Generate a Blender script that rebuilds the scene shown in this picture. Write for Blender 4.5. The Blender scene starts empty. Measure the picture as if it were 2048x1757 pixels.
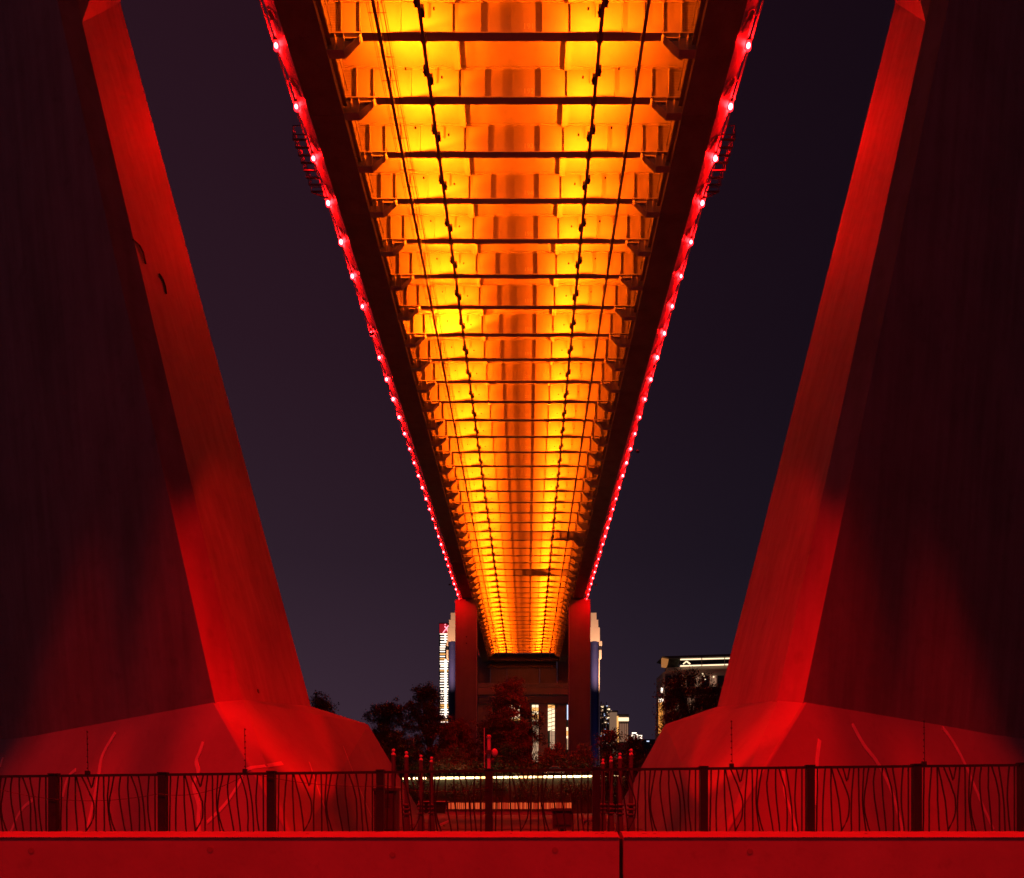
import bpy, bmesh, math, random
from mathutils import Vector, Matrix
from mathutils.bvhtree import BVHTree

S = bpy.context.scene
COL = S.collection
R = math.radians
EYE = 1.6

# ------------------------------------------------------------------ camera
cam_d = bpy.data.cameras.new('camera')
cam = bpy.data.objects.new('camera', cam_d)
COL.objects.link(cam)
cam.location = (0, 0, EYE)
cam.rotation_euler = (R(90), 0, 0)
cam_d.sensor_fit = 'HORIZONTAL'
cam_d.sensor_width = 36
cam_d.lens = 36 * 1520 / 2048
cam_d.shift_x = (1024 - 1054) / 2048
cam_d.shift_y = (1608 - 878.5) / 2048
cam_d.clip_start = 0.05
cam_d.clip_end = 8000
S.camera = cam

# ------------------------------------------------------------------ world: a city night sky
W = bpy.data.worlds.new('World')
S.world = W
W.use_nodes = True
wn = W.node_tree
wn.nodes.clear()
def wnode(t, **k):
    n = wn.nodes.new(t)
    for a, b in k.items():
        setattr(n, a, b)
    return n
out = wnode('ShaderNodeOutputWorld'); bg = wnode('ShaderNodeBackground')
tc = wnode('ShaderNodeTexCoord'); sep = wnode('ShaderNodeSeparateXYZ')
wn.links.new(tc.outputs['Generated'], sep.inputs[0])
ramp = wnode('ShaderNodeValToRGB')
el = ramp.color_ramp.elements
el[0].position = 0.0; el[0].color = (.052, .033, .054, 1)
el[1].position = 1.0; el[1].color = (.0035, .0025, .006, 1)
for p, c in ((.12, (.044, .028, .047)), (.30, (.028, .017, .030)), (.50, (.024, .011, .021)), (.75, (.022, .0075, .015))):
    e = el.new(p); e.color = (*c, 1)
wn.links.new(sep.outputs[2], ramp.inputs[0])
# the glow of the city is a little warmer towards the left
mr = wnode('ShaderNodeMapRange', interpolation_type='SMOOTHSTEP')
mr.inputs['From Min'].default_value = -.45; mr.inputs['From Max'].default_value = .45
wn.links.new(sep.outputs[0], mr.inputs['Value'])
side = wnode('ShaderNodeMix', data_type='RGBA')
side.inputs['A'].default_value = (1.28, 1.06, 1.04, 1)
side.inputs['B'].default_value = (.42, .48, .54, 1)
wn.links.new(mr.outputs[0], side.inputs['Factor'])
mul = wnode('ShaderNodeMix', data_type='RGBA', blend_type='MULTIPLY')
mul.inputs['Factor'].default_value = 1
wn.links.new(ramp.outputs[0], mul.inputs['A']); wn.links.new(side.outputs['Result'], mul.inputs['B'])
wn.links.new(mul.outputs['Result'], bg.inputs[0]); bg.inputs[1].default_value = .74
wn.links.new(bg.outputs[0], out.inputs[0])

S.view_settings.view_transform = 'Standard'
S.view_settings.look = 'None'
S.view_settings.exposure = 0
S.view_settings.gamma = 1
S.cycles.use_light_tree = True
S.cycles.max_bounces = 4
S.cycles.diffuse_bounces = 2
S.cycles.glossy_bounces = 2
S.cycles.sample_clamp_indirect = 2.0
S.cycles.caustics_reflective = False
S.cycles.caustics_refractive = False
S.cycles.use_denoising = True

RED = (1.0, .0005, 0)
AMBER = (1.0, .097, .001)

# ------------------------------------------------------------------ helpers
class MB:
    """collects shapes into one mesh"""
    def __init__(s): s.v = []; s.f = []; s.mi = []; s.m = 0
    def add(s, vs, fs):
        n = len(s.v); s.v += [tuple(v) for v in vs]
        for f in fs: s.f.append(tuple(i + n for i in f)); s.mi.append(s.m)
    def box(s, x0, x1, y0, y1, z0, z1):
        s.add([(x0,y0,z0),(x1,y0,z0),(x1,y1,z0),(x0,y1,z0),(x0,y0,z1),(x1,y0,z1),(x1,y1,z1),(x0,y1,z1)],
              [(0,3,2,1),(4,5,6,7),(0,1,5,4),(1,2,6,5),(2,3,7,6),(3,0,4,7)])
    def bar(s, a, b, w, h=None, up=(0,0,1)):
        """a rectangular bar from a to b"""
        h = h or w
        a = Vector(a); b = Vector(b); d = (b - a).normalized()
        u = Vector(up)
        if abs(d.dot(u)) > .98: u = Vector((1,0,0))
        r = d.cross(u).normalized(); u = r.cross(d).normalized()
        vs = []
        for p in (a, b):
            for i, j in ((-1,-1),(1,-1),(1,1),(-1,1)):
                vs.append(p + r * (i * w / 2) + u * (j * h / 2))
        s.add(vs, [(3,2,1,0),(4,5,6,7),(0,1,5,4),(1,2,6,5),(2,3,7,6),(3,0,4,7)])
    def tube(s, pts, r, n=6, r1=None):
        pts = [Vector(p) for p in pts]
        k = len(pts); vs = []
        for i, p in enumerate(pts):
            d = (pts[min(i+1,k-1)] - pts[max(i-1,0)]).normalized()
            u = Vector((0,0,1)) if abs(d.z) < .9 else Vector((1,0,0))
            a = d.cross(u).normalized(); b = d.cross(a).normalized()
            rr = r if r1 is None else r + (r1 - r) * i / (k - 1)
            for j in range(n):
                t = 2 * math.pi * j / n
                vs.append(p + a * (rr * math.cos(t)) + b * (rr * math.sin(t)))
        fs = [tuple(range(n))[::-1], tuple(range((k-1)*n, k*n))]
        for i in range(k-1):
            for j in range(n):
                j2 = (j+1) % n
                fs.append((i*n+j, i*n+j2, (i+1)*n+j2, (i+1)*n+j))
        s.add(vs, fs)
    def lathe(s, prof, n=12, c=(0,0,0)):
        vs = []
        for (r, z) in prof:
            for j in range(n):
                t = 2*math.pi*j/n
                vs.append((c[0]+r*math.cos(t), c[1]+r*math.sin(t), c[2]+z))
        k = len(prof)
        fs = [tuple(range(n))[::-1], tuple(range((k-1)*n, k*n))]
        for i in range(k-1):
            for j in range(n):
                j2 = (j+1) % n
                fs.append((i*n+j, i*n+j2, (i+1)*n+j2, (i+1)*n+j))
        s.add(vs, fs)
    def extr_y(s, poly, y0, y1):
        """polygon of (x, z) extruded along y"""
        n = len(poly)
        s.add([(x, y0, z) for x, z in poly] + [(x, y1, z) for x, z in poly],
              [tuple(range(n)), tuple(range(n, 2*n))[::-1]] + [(i, i+n, (i+1) % n + n, (i+1) % n) for i in range(n)])
    def ball(s, c, r, sx=1, sy=1, sz=1, seg=10, ring=6):
        prof = [(max(.001, math.sin(math.pi*i/ring)) , -math.cos(math.pi*i/ring)) for i in range(ring+1)]
        vs = []
        for (q, z) in prof:
            for j in range(seg):
                t = 2*math.pi*j/seg
                vs.append((c[0]+r*sx*q*math.cos(t), c[1]+r*sy*q*math.sin(t), c[2]+r*sz*z))
        fs = [tuple(range(seg))[::-1], tuple(range(ring*seg, (ring+1)*seg))]
        for i in range(ring):
            for j in range(seg):
                j2 = (j+1) % seg
                fs.append((i*seg+j, i*seg+j2, (i+1)*seg+j2, (i+1)*seg+j))
        s.add(vs, fs)
    def mesh(s, name, mats, smooth=False, fix=True):
        me = bpy.data.meshes.new(name)
        me.from_pydata(s.v, [], s.f)
        if not isinstance(mats, (list, tuple)): mats = [mats]
        for m in mats: me.materials.append(m)
        if len(mats) > 1: me.polygons.foreach_set('material_index', s.mi)
        if fix:
            bm = bmesh.new(); bm.from_mesh(me)
            bmesh.ops.recalc_face_normals(bm, faces=bm.faces)
            bm.to_mesh(me); bm.free()
        if smooth:
            me.polygons.foreach_set('use_smooth', [True]*len(me.polygons))
        me.update()
        return me
    def build(s, name, mats, parent=None, loc=None, **k):
        return link(name, s.mesh(name, mats, **k), parent, loc)

def link(name, data, parent=None, loc=None):
    o = bpy.data.objects.new(name, data); COL.objects.link(o)
    if parent is not None: o.parent = parent
    if loc is not None: o.location = loc
    return o
def tag(o, label, cat, group=None):
    o['label'] = label; o['category'] = cat
    if group: o['group'] = group
    return o
def thing(name, label, cat, loc=(0,0,0), group=None, rz=0):
    o = bpy.data.objects.new(name, None); COL.objects.link(o)
    o.location = loc; o.rotation_euler = (0,0,rz); o.empty_display_size = .3
    return tag(o, label, cat, group)
def setting(o, kind='structure'):
    o['kind'] = kind; return o
def copy_tree(o, parent=None):
    c = o.copy(); COL.objects.link(c)
    if parent is not None: c.parent = parent
    for ch in o.children: copy_tree(ch, c)
    return c
def P(px, py, Y):
    """a measured point of the photograph at distance Y"""
    return Vector(((px - 1054) * Y / 1520, Y, EYE + (1608 - py) * Y / 1520))
def smooth_pts(pts, k=7):
    if len(pts) == 2: return pts
    out = []
    n = len(pts)
    for i in range(n-1):
        p0, p1, p2, p3 = pts[max(i-1,0)], pts[i], pts[i+1], pts[min(i+2,n-1)]
        for j in range(k):
            t = j/k
            out.append(tuple(.5*((2*p1[a]) + (-p0[a]+p2[a])*t + (2*p0[a]-5*p1[a]+4*p2[a]-p3[a])*t*t + (-p0[a]+3*p1[a]-3*p2[a]+p3[a])*t**3) for a in (0,1)))
    out.append(pts[-1]); return out
ORD = ['first','second','third','fourth','fifth','sixth','seventh','eighth','ninth','tenth','eleventh','twelfth','thirteenth',
       'fourteenth','fifteenth','sixteenth','seventeenth','eighteenth','nineteenth','twentieth']
def ordinal(i):
    if i < 20: return ORD[i]
    t = ['twentieth','thirtieth','fortieth','fiftieth'][i // 10 - 1 - (0)] if False else None
    tens = {2:'twenty',3:'thirty',4:'forty',5:'fifty'}; tenth = {2:'twentieth',3:'thirtieth',4:'fortieth',5:'fiftieth'}
    a, b = divmod(i + 1, 10)
    return tenth[a] if b == 0 else tens[a] + '-' + ORD[b-1]

# ------------------------------------------------------------------ materials
def mat(name, col, rough=.6, var=.15, scale=1.0, bump=0.0, metal=0.0, stain=0.0, spec=.5, streak=0.0, stretch=(1,1,1), bscale=None, coat=0):
    m = bpy.data.materials.new(name); m.use_nodes = True
    nt = m.node_tree; b = nt.nodes['Principled BSDF']
    b.inputs['Roughness'].default_value = rough
    b.inputs['Metallic'].default_value = metal
    b.inputs['Specular IOR Level'].default_value = spec
    b.inputs['Coat Weight'].default_value = coat
    b.inputs['Coat Roughness'].default_value = .25
    tc = nt.nodes.new('ShaderNodeTexCoord'); mp = nt.nodes.new('ShaderNodeMapping')
    mp.inputs['Scale'].default_value = stretch
    nt.links.new(tc.outputs['Object'], mp.inputs[0])
    n = nt.nodes.new('ShaderNodeTexNoise'); n.inputs['Scale'].default_value = scale; n.inputs['Detail'].default_value = 6
    n.inputs['Roughness'].default_value = .6
    nt.links.new(mp.outputs[0], n.inputs['Vector'])
    r = nt.nodes.new('ShaderNodeMapRange')
    r.inputs['From Min'].default_value = .3; r.inputs['From Max'].default_value = .7
    r.inputs['To Min'].default_value = 1 - var; r.inputs['To Max'].default_value = 1 + var
    nt.links.new(n.outputs[0], r.inputs['Value'])
    cur = r.outputs[0]
    if stain:
        n2 = nt.nodes.new('ShaderNodeTexNoise'); n2.inputs['Scale'].default_value = scale * 6; n2.inputs['Detail'].default_value = 8
        nt.links.new(mp.outputs[0], n2.inputs['Vector'])
        r2 = nt.nodes.new('ShaderNodeMapRange'); r2.inputs['From Min'].default_value = .58; r2.inputs['From Max'].default_value = .72
        r2.inputs['To Min'].default_value = 1; r2.inputs['To Max'].default_value = 1 - stain
        nt.links.new(n2.outputs[0], r2.inputs['Value'])
        q = nt.nodes.new('ShaderNodeMath'); q.operation = 'MULTIPLY'
        nt.links.new(cur, q.inputs[0]); nt.links.new(r2.outputs[0], q.inputs[1]); cur = q.outputs[0]
    if streak:
        mp2 = nt.nodes.new('ShaderNodeMapping'); mp2.inputs['Scale'].default_value = (1.6, 1.6, .06)
        nt.links.new(tc.outputs['Object'], mp2.inputs[0])
        n3 = nt.nodes.new('ShaderNodeTexNoise'); n3.inputs['Scale'].default_value = 1.0; n3.inputs['Detail'].default_value = 5
        nt.links.new(mp2.outputs[0], n3.inputs['Vector'])
        r3 = nt.nodes.new('ShaderNodeMapRange'); r3.inputs['From Min'].default_value = .35; r3.inputs['From Max'].default_value = .7
        r3.inputs['To Min'].default_value = 1; r3.inputs['To Max'].default_value = 1 - streak
        nt.links.new(n3.outputs[0], r3.inputs['Value'])
        q = nt.nodes.new('ShaderNodeMath'); q.operation = 'MULTIPLY'
        nt.links.new(cur, q.inputs[0]); nt.links.new(r3.outputs[0], q.inputs[1]); cur = q.outputs[0]
    mx = nt.nodes.new('ShaderNodeMix'); mx.data_type = 'RGBA'; mx.blend_type = 'MULTIPLY'; mx.inputs['Factor'].default_value = 1
    mx.inputs['A'].default_value = (*col, 1)
    nt.links.new(cur, mx.inputs['B']); nt.links.new(mx.outputs['Result'], b.inputs['Base Color'])
    if bump:
        bn = nt.nodes.new('ShaderNodeTexNoise'); bn.inputs['Scale'].default_value = bscale or scale * 8; bn.inputs['Detail'].default_value = 5
        nt.links.new(mp.outputs[0], bn.inputs['Vector'])
        bp = nt.nodes.new('ShaderNodeBump'); bp.inputs['Strength'].default_value = bump; bp.inputs['Distance'].default_value = .05
        nt.links.new(bn.outputs[0], bp.inputs['Height']); nt.links.new(bp.outputs[0], b.inputs['Normal'])
    return m
def emis(name, col, strength):
    m = bpy.data.materials.new(name); m.use_nodes = True
    b = m.node_tree.nodes['Principled BSDF']
    b.inputs['Base Color'].default_value = (.05,.05,.05,1)
    b.inputs['Emission Color'].default_value = (*col, 1); b.inputs['Emission Strength'].default_value = strength
    return m
M = {}
M['steel'] = mat('painted_steel', (.60,.55,.48), .42, .05, .5, .03, stain=.08, bscale=14)
M['steel_dark'] = mat('grimy_steel', (.30,.27,.25), .5, .2, .7, .1, stain=.2)
M['slab'] = mat('slab_concrete', (.58,.54,.48), .8, .10, .35, .1, stain=.10)
M['concrete'] = mat('pylon_concrete', (.27,.255,.25), .62, .16, .22, .22, stain=.12, streak=.22, bscale=2.2, spec=.12)
M['plinth'] = mat('footing_concrete', (.30,.285,.28), .8, .15, .22, .18, stain=.10, bscale=4)
M['parapet'] = mat('parapet_concrete', (.34,.32,.31), .85, .12, .8, .06, stain=.10, bscale=18)
M['coping'] = mat('coping_concrete', (.36,.34,.33), .8, .10, 2.5, .15, bscale=30)
M['iron'] = mat('black_iron', (.022,.02,.022), .45, .2, 5, .1)
M['cabinet'] = mat('cabinet_metal', (.06,.055,.06), .5, .2, 3, .05)
M['plaza'] = mat('plaza_paving', (.12,.11,.11), .8, .3, .12, .1)
M['leaf'] = mat('dark_leaves', (.04,.045,.022), .6, .4, .4, 0)
M['leaf_redlit'] = mat('redlit_leaves', (.13,.07,.04), .6, .4, .4, 0)  # red light falling on the leaves is put into their colour
M['bark'] = mat('bark', (.08,.06,.05), .9, .3, 3, .3)
M['beige'] = mat('beige_stone', (.55,.46,.38), .7, .08, .1, .05)
M['blue'] = mat('blue_cladding', (.025,.03,.12), .4, .1, .2, .02)
M['facade'] = mat('facade_stone', (.36,.28,.24), .7, .1, .2, .05)
M['darkwall'] = mat('dark_wall', (.04,.045,.035), .9, .4, .8, .3)
M['glassdark'] = mat('dark_glass', (.02,.02,.03), .15, .05, .2)
M['pier'] = mat('pier_concrete', (.22,.20,.19), .75, .12, .18, .1, stain=.1, streak=.12)
M['ribbon'] = mat('pale_paint', (.62,.55,.53), .7, .15, 2, .1)
M['parapet_dark'] = mat('stained_concrete', (.26,.24,.23), .9, .2, 4, .1)
M['post_paint'] = mat('post_paint', (.075,.07,.07), .5, .15, 3, .05)
M['number'] = mat('number_paint', (.86,.82,.72), .6, .05, 2)

def spot(name, loc, target, power, color, angle, blend=.5, radius=.15, parent=None):
    l = bpy.data.lights.new(name, 'SPOT'); l.energy = power; l.color = color
    l.spot_size = R(angle); l.spot_blend = blend; l.shadow_soft_size = radius
    o = bpy.data.objects.new(name, l); COL.objects.link(o)
    o.location = loc
    d = Vector(target) - Vector(loc)
    o.rotation_euler = d.to_track_quat('-Z', 'Y').to_euler()
    if parent is not None: o.parent = parent
    return o

# ================================================================== GROUND
g = MB(); g.add([(-1500,-60,0),(1500,-60,0),(1500,3000,0),(-1500,3000,0)], [(0,1,2,3)])
setting(g.build('ground', M['plaza'], fix=False))
# long paving courses laid proud of the ground beyond the fence
for i in range(13):
    y0 = 47 + i * 4.6
    b = MB(); b.box(-9, 8, y0, y0 + 4.45, .004, .03)
    setting(b.build('paving', M['plaza']))

# ================================================================== BRIDGE
BX = -1.0            # centre line of the deck
SP = 4.5             # spacing of the crossbeams
N0, N1 = -5, 57
bridge = thing('bridge_deck', 'long steel bridge deck seen from below, lit amber between its crossbeams', 'bridge', (BX, 0, 0))
def hz(h): return h + EYE
yA, yB = N0*SP, N1*SP
# slab panels, one per bay
b = MB(); b.box(-12.2, 12.2, .012, SP-.012, hz(52.22), hz(52.55))
me_slab = b.mesh('slab_panel', M['slab'])
for n in range(N0, N1): link('slab_panel', me_slab, bridge, (0, n*SP, 0))
b = MB(); b.box(-15.9, 15.9, yA, yB, hz(52.56), hz(52.9)); b.build('roadway', M['slab'], bridge)
# edge box girders, in 9 m segments with a proud splice cover
def girder(sx):
    b = MB()
    b.extr_y([(sx*12.0,hz(48.8)),(sx*14.4,hz(48.8)),(sx*14.4,hz(52.2)),(sx*12.0,hz(52.2))], 0, 2*SP)
    b.box(min(sx*11.98,sx*14.42), max(sx*11.98,sx*14.42), -.12, .12, hz(48.775), hz(48.9))
    # inner walkway plate and pipe on the inner face
    x0, x1 = sorted((sx*11.72, sx*12.0))
    b.box(x0, x1, .15, 2*SP-.15, hz(49.42), hz(49.47))
    b.tube([(sx*11.8,.0,hz(49.9)), (sx*11.8,2*SP,hz(49.9))], .03, 5)
    b.tube([(sx*11.75,.0,hz(50.7)), (sx*11.75,2*SP,hz(50.7))], .045, 5)
    for i in range(5):
        y = .9 + i*1.8
        b.bar((sx*11.74,y,hz(49.4)), (sx*11.74,y,hz(50.75)), .03)
    return b.mesh('edge_girder', M['steel_dark'])
for sx in (-1, 1):
    gm = girder(sx)
    for n in range(N0+1, N1, 2): link('edge_girder', gm, bridge, (0, n*SP, 0))
# crossbeams
def crossbeam_mesh():
    b = MB()
    b.box(-11.98, 11.98, -.012, .012, hz(50.02), hz(52.2))          # web
    b.box(-11.97, 11.97, -.275, .275, hz(49.94), hz(50.01))         # bottom flange
    b.box(-11.97, 11.97, -.2, .2, hz(52.16), hz(52.20))             # top flange
    return b.mesh('crossbeam', M['steel'])
def bracket_mesh(sx):
    b = MB()
    pts = [(9.75,49.93),(10.35,49.35),(10.9,48.84),(11.97,48.84)]
    b.extr_y([(sx*x, hz(z)) for x, z in pts] + [(sx*11.97, hz(49.935))], -.012, .012)
    t = .03
    for (xa, za), (xb, zb) in zip(pts[:-1], pts[1:]):
        w = .27 if xb < 10.5 else .3
        b.add([(sx*xa,-w,hz(za)),(sx*xb,-w,hz(zb)),(sx*xb,w,hz(zb)),(sx*xa,w,hz(za)),
               (sx*xa,-w,hz(za-t)),(sx*xb,-w,hz(zb-t)),(sx*xb,w,hz(zb-t)),(sx*xa,w,hz(za-t))],
              [(0,1,2,3),(7,6,5,4),(0,4,5,1),(1,5,6,2),(2,6,7,3),(3,7,4,0)])
    for x in (10.9, 11.45):
        b.box(sx*x-.012, sx*x+.012, -.27, -.014, hz(48.87), hz(49.95))
    x0, x1 = sorted((sx*10.0, sx*10.85))
    b.box(x0, x1, -.2, -.014, hz(49.66), hz(49.69))
    b.box(min(sx*9.74,sx*9.77), max(sx*9.74,sx*9.77), -.27, -.014, hz(50.03), hz(50.4))
    return b.mesh('bracket', M['steel'])
cbm = crossbeam_mesh()
brm = {sx: bracket_mesh(sx) for sx in (-1, 1)}
STX = [0, 2.0, -2.0, 3.85, -3.85, 7.2, -7.2, 8.6, -8.6, 9.85, -9.85, 11.05, -11.05]
def stiff(mb, x, y=0, half=False):
    mb.box(x-.014, x+.014, y-.24 if not half else y-.2, y-.014, hz(50.03 if not half else 51.15), hz(52.1))
b = MB(); stiff(b, 0); stm = b.mesh('stiffener', M['steel'])
b = MB(); stiff(b, 0, half=True); stmh = b.mesh('stiffener', M['steel'])
b = MB()
for sx in (-1, 1):
    for i in range(6):
        for j in range(16):
            b.box(sx*(11.33+.09*i)-.016, sx*(11.33+.09*i)+.016, -.035, -.013, hz(50.2+.11*j)-.016, hz(50.2+.11*j)+.016)
    for i in range(9):
        b.box(sx*(11.2+.09*i)-.016, sx*(11.2+.09*i)+.016, -.035, -.013, hz(52.03)-.016, hz(52.03)+.016)
bolts = b.mesh('bolt', M['steel_dark'])
far = MB()
for n in range(N0, N1):
    c = link('crossbeam', cbm, bridge, (0, n*SP, 0))
    for sx in (-1, 1): link('bracket', brm[sx], c)
    if 11 <= n <= 30:
        for x in STX: link('stiffener', stm, c, (x, 0, 0))
        for x in (-5.4, 5.4): link('stiffener', stmh, c, (x, 0, 0))
        cu = bpy.data.curves.new('number', 'FONT'); cu.body = str(180 + n); cu.size = .52; cu.extrude = .003; cu.materials.append(M['number'])
        tmp = bpy.data.objects.new('number', cu); me_n = bpy.data.meshes.new_from_object(tmp); bpy.data.objects.remove(tmp)
        t = link('number', me_n, c, (.72, -.02, hz(50.45))); t.rotation_euler = (R(90), 0, 0)
        if n < 20:
            o = link('bolt', bolts, c); o['kind'] = 'stuff'
    elif n > 30:
        for x in STX: stiff(far, x, n*SP)
o = far.build('stiffener', M['steel'], bridge); o['kind'] = 'stuff'
# stringers under the slab
for sx in (-1, 1):
    x0, x1 = sorted((sx*3.64, sx*4.1))
    b = MB(); b.extr_y([(x0,hz(52.21)),(x1,hz(52.21)),(x1,hz(51.72)),(x0,hz(51.72))], .3, SP-.45)
    b.add([(x0,SP-.45,hz(52.21)),(x1,SP-.45,hz(52.21)),(x1,SP-.45,hz(51.72)),(x0,SP-.45,hz(51.72)),
           (x0,SP-.25,hz(52.21)),(x1,SP-.25,hz(52.21)),(x1,SP-.25,hz(51.85)),(x0,SP-.25,hz(51.85))],
          [(0,1,5,4),(3,7,6,2),(0,4,7,3),(1,2,6,5),(4,5,6,7)])
    sm = b.mesh('stringer', M['slab'])
    for n in range(N0, N1): link('stringer', sm, bridge, (0, n*SP, 0))
# gantry rails and light rails under the flanges
for sx in (-1, 1):
    b = MB(); b.bar((sx*8.55,yA,hz(49.78)), (sx*8.55,yB,hz(49.78)), .2, .22)
    for n in range(N0, N1): b.box(sx*8.55-.14, sx*8.55+.14, n*SP-.14, n*SP+.14, hz(49.86), hz(49.96))
    b.build('gantry_rail', M['steel_dark'], bridge)
cb = MB()
for k, dx in enumerate((-.42, -.3, .3, .55, .68)):
    pts = []
    for i in range((N1-9)*2):
        y = 9*SP + i*SP/2
        pts.append((-8.55+dx, y, hz(49.72 - (.05 if i % 2 else 0))))
    cb.tube(pts, .016 if k != 3 else .03, 4)
for n in range(9, N1):
    for q in (.25, .62, .9):
        y = (n+q)*SP; cb.bar((-8.55-.46, y, hz(49.74)), (-8.55+.72, y, hz(49.74)), .03)
cb.build('cable', M['steel_dark'], bridge)
rails = {}
for sx in (-1, 1):
    b = MB(); b.bar((sx*5.75,yA,hz(49.76)), (sx*5.75,yB,hz(49.76)), .22, .16)
    for n in range(N0, N1): b.box(sx*5.75-.2, sx*5.75+.2, n*SP-.3, n*SP+.3, hz(49.84), hz(49.965))
    rails[sx] = b.build('light_rail', M['steel_dark'], bridge)
b = MB(); b.box(-.1, .12, -.28, .28, -.12, .16); b.box(-.16, .16, -.05, .05, -.1, -.04)
housing = b.mesh('lamp_housing', M['cabinet'])
b = MB(); b.box(-.06, .06, -.08, .08, -.03, .02); lamp_head = b.mesh('lamp_head', M['cabinet'])  # small heads added under the lights that stand off the rail
rng = random.Random(5)
for n in range(N0, N1):
    for sx in (-1, 1):
        for io in (-1, 1):                 # io = 1 shines outwards, -1 inwards
            y = n*SP + (2.15 if io == 1 else 2.75)
            if n >= 9: link('lamp_housing', housing, rails[sx], (sx*5.75 + io*sx*.17, y, hz(49.8)))
            p = 2450 * {(-1,1):1.45, (-1,-1):.52, (1,-1):.98, (1,1):.52}[(sx,io)] * rng.uniform(.9, 1.1)
            if (n, sx, io) in ((31, 1, 1), (36, 1, -1)): continue        # two lamps have failed
            if (n, sx) in ((31, 1), (36, 1)): p *= .45
            if (n, sx, io) == (17, -1, 1): p *= 2.8
            if n < 10 or n > N1-2: continue
            tx = sx*(5.75 + io*2.6)
            off = 1.5 if io == 1 else .9  # lights shifted off the rail to spread the glow
            if n >= 9: link('lamp_head', lamp_head, rails[sx], (sx*5.75 + io*sx*off, y, hz(49.96)))  # added head under the shifted light
            spot('bay_light', (sx*5.75 + io*sx*off, y, hz(50.03)), (sx*5.75 + io*sx*(off + (.5 if io == 1 else .2)), y, hz(52.2)), p, AMBER, 180, .12, .06, bridge)
# outer fascia with ribs, ledge and thin rail
def fascia(sx):
    b = MB()
    b.extr_y([(sx*14.42,hz(48.95)),(sx*15.75,hz(51.35)),(sx*15.75,hz(52.5)),(sx*14.42,hz(52.5))], 0, SP)
    x0, x1 = sorted((sx*15.76, sx*15.98))
    b.box(x0, x1, 0, SP, hz(51.75), hz(51.82))
    b.tube([(sx*16.2,0,hz(51.75)),(sx*16.2,SP,hz(51.75))], .07, 5)
    b.bar((sx*15.7,.3,hz(51.6)), (sx*16.25,.3,hz(51.75)), .06)
    b.add([(sx*14.5,2.1,hz(49.05)),(sx*15.0,2.1,hz(49.45)),(sx*15.72,2.1,hz(51.2)),(sx*15.75,2.1,hz(51.3)),
           (sx*14.5,2.16,hz(49.05)),(sx*15.2,2.16,hz(49.45)),(sx*15.9,2.16,hz(51.2)),(sx*15.75,2.16,hz(51.3))],
          [(0,1,2,3),(7,6,5,4),(0,4,5,1),(1,5,6,2),(2,6,7,3),(3,7,4,0)])
    for y in (2.9, 3.5):
        b.bar((sx*14.75,y,hz(49.35)), (sx*15.3,y,hz(50.4)), .12, .1)
    b.box(min(sx*14.8,sx*15.35), max(sx*14.8,sx*15.35), 2.9, 3.5, hz(50.02), hz(50.08))
    return b.mesh('fascia', M['steel'])
for sx in (-1, 1):
    fm = fascia(sx)
    for n in range(N0, N1): link('fascia', fm, bridge, (0, n*SP, 0))
    # inspection balcony hung outside the fascia
    b = MB(); y0, y1 = 12.95*SP, 14.05*SP; xo, xi = sx*16.95, sx*15.9; z0 = hz(50.9)
    for i in range(8):
        y = y0 + (y1-y0)*i/7
        b.bar((xo,y,z0), (xo,y,z0+1.1), .05)
        b.bar((xi,y,z0+.02), (xo,y,z0+.02), .09, .12)
    for z in (.4, .75, 1.1): b.bar((xo,y0,z0+z), (xo,y1,z0+z), .05)
    for y in (y0, y1):
        for z in (.4, 1.1): b.bar((xo,y,z0+z), (xi,y,z0+z), .05)
    b.bar((xo,y1,z0), (sx*15.6,y1+1.2,z0+.3), .09)
    b.build('inspection_platform', M['cabinet'], bridge)
# closing wall at the far end of the deck
b = MB(); b.box(-12, 12, yB+.05, yB+1.2, hz(48.2), hz(50.6)); b.build('end_beam', M['cabinet'], bridge)

# ---- the red lamps along both deck edges
M['bulb'] = emis('red_lamp_glass', (1.0, .0014, .0018), 1150)
lb = MB(); lb.bar((0,0,0), (.0,0,.0001), .01)
b = MB(); b.box(-.14, .14, -.16, .16, .2, .34); b.box(-.04, .04, -.04, .04, .34, .62)
me_h = b.mesh('lamp_bracket', M['cabinet'])
b = MB(); b.ball((0,0,0), .155, 1, 1, 1.2, 12, 7); me_b = b.mesh('bulb', M['bulb'], smooth=True)
M['lens'] = emis('red_halo', (1.0, .015, .03), 2.2)  # glowing red ball added behind the bulb in place of its halo
b = MB(); b.ball((0,.2,.03), .25, 1, .3, 1.1, 14, 8); me_halo = b.mesh('lens', M['lens'], smooth=True)  # lens is the added glow ball in place of the bulb's halo
for sx, side_name in ((-1, 'left'), (1, 'right')):
    k = 0
    for n in range(10, N1-1):
        y = SP*(n + .44)
        sc_ = 1 + .16*math.sin(n*7.3 + sx)
        t = thing('edge_lamp', f'{ordinal(max(k-1, 0))} glowing red lamp from the top along the {side_name} deck edge' if n > 10 else
                  f'glowing red lamp just above the frame on the {side_name} deck edge', 'lamp',
                  (BX + sx*16.0, y, hz(51.36)), f'red lamps along the {side_name} edge of the deck')
        q_ = link('bulb', me_b, t); q_.scale = (sc_, sc_, sc_); link('lamp_bracket', me_h, t); link('lens', me_halo, t)  # lens is the added halo ball
        k += 1

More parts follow.
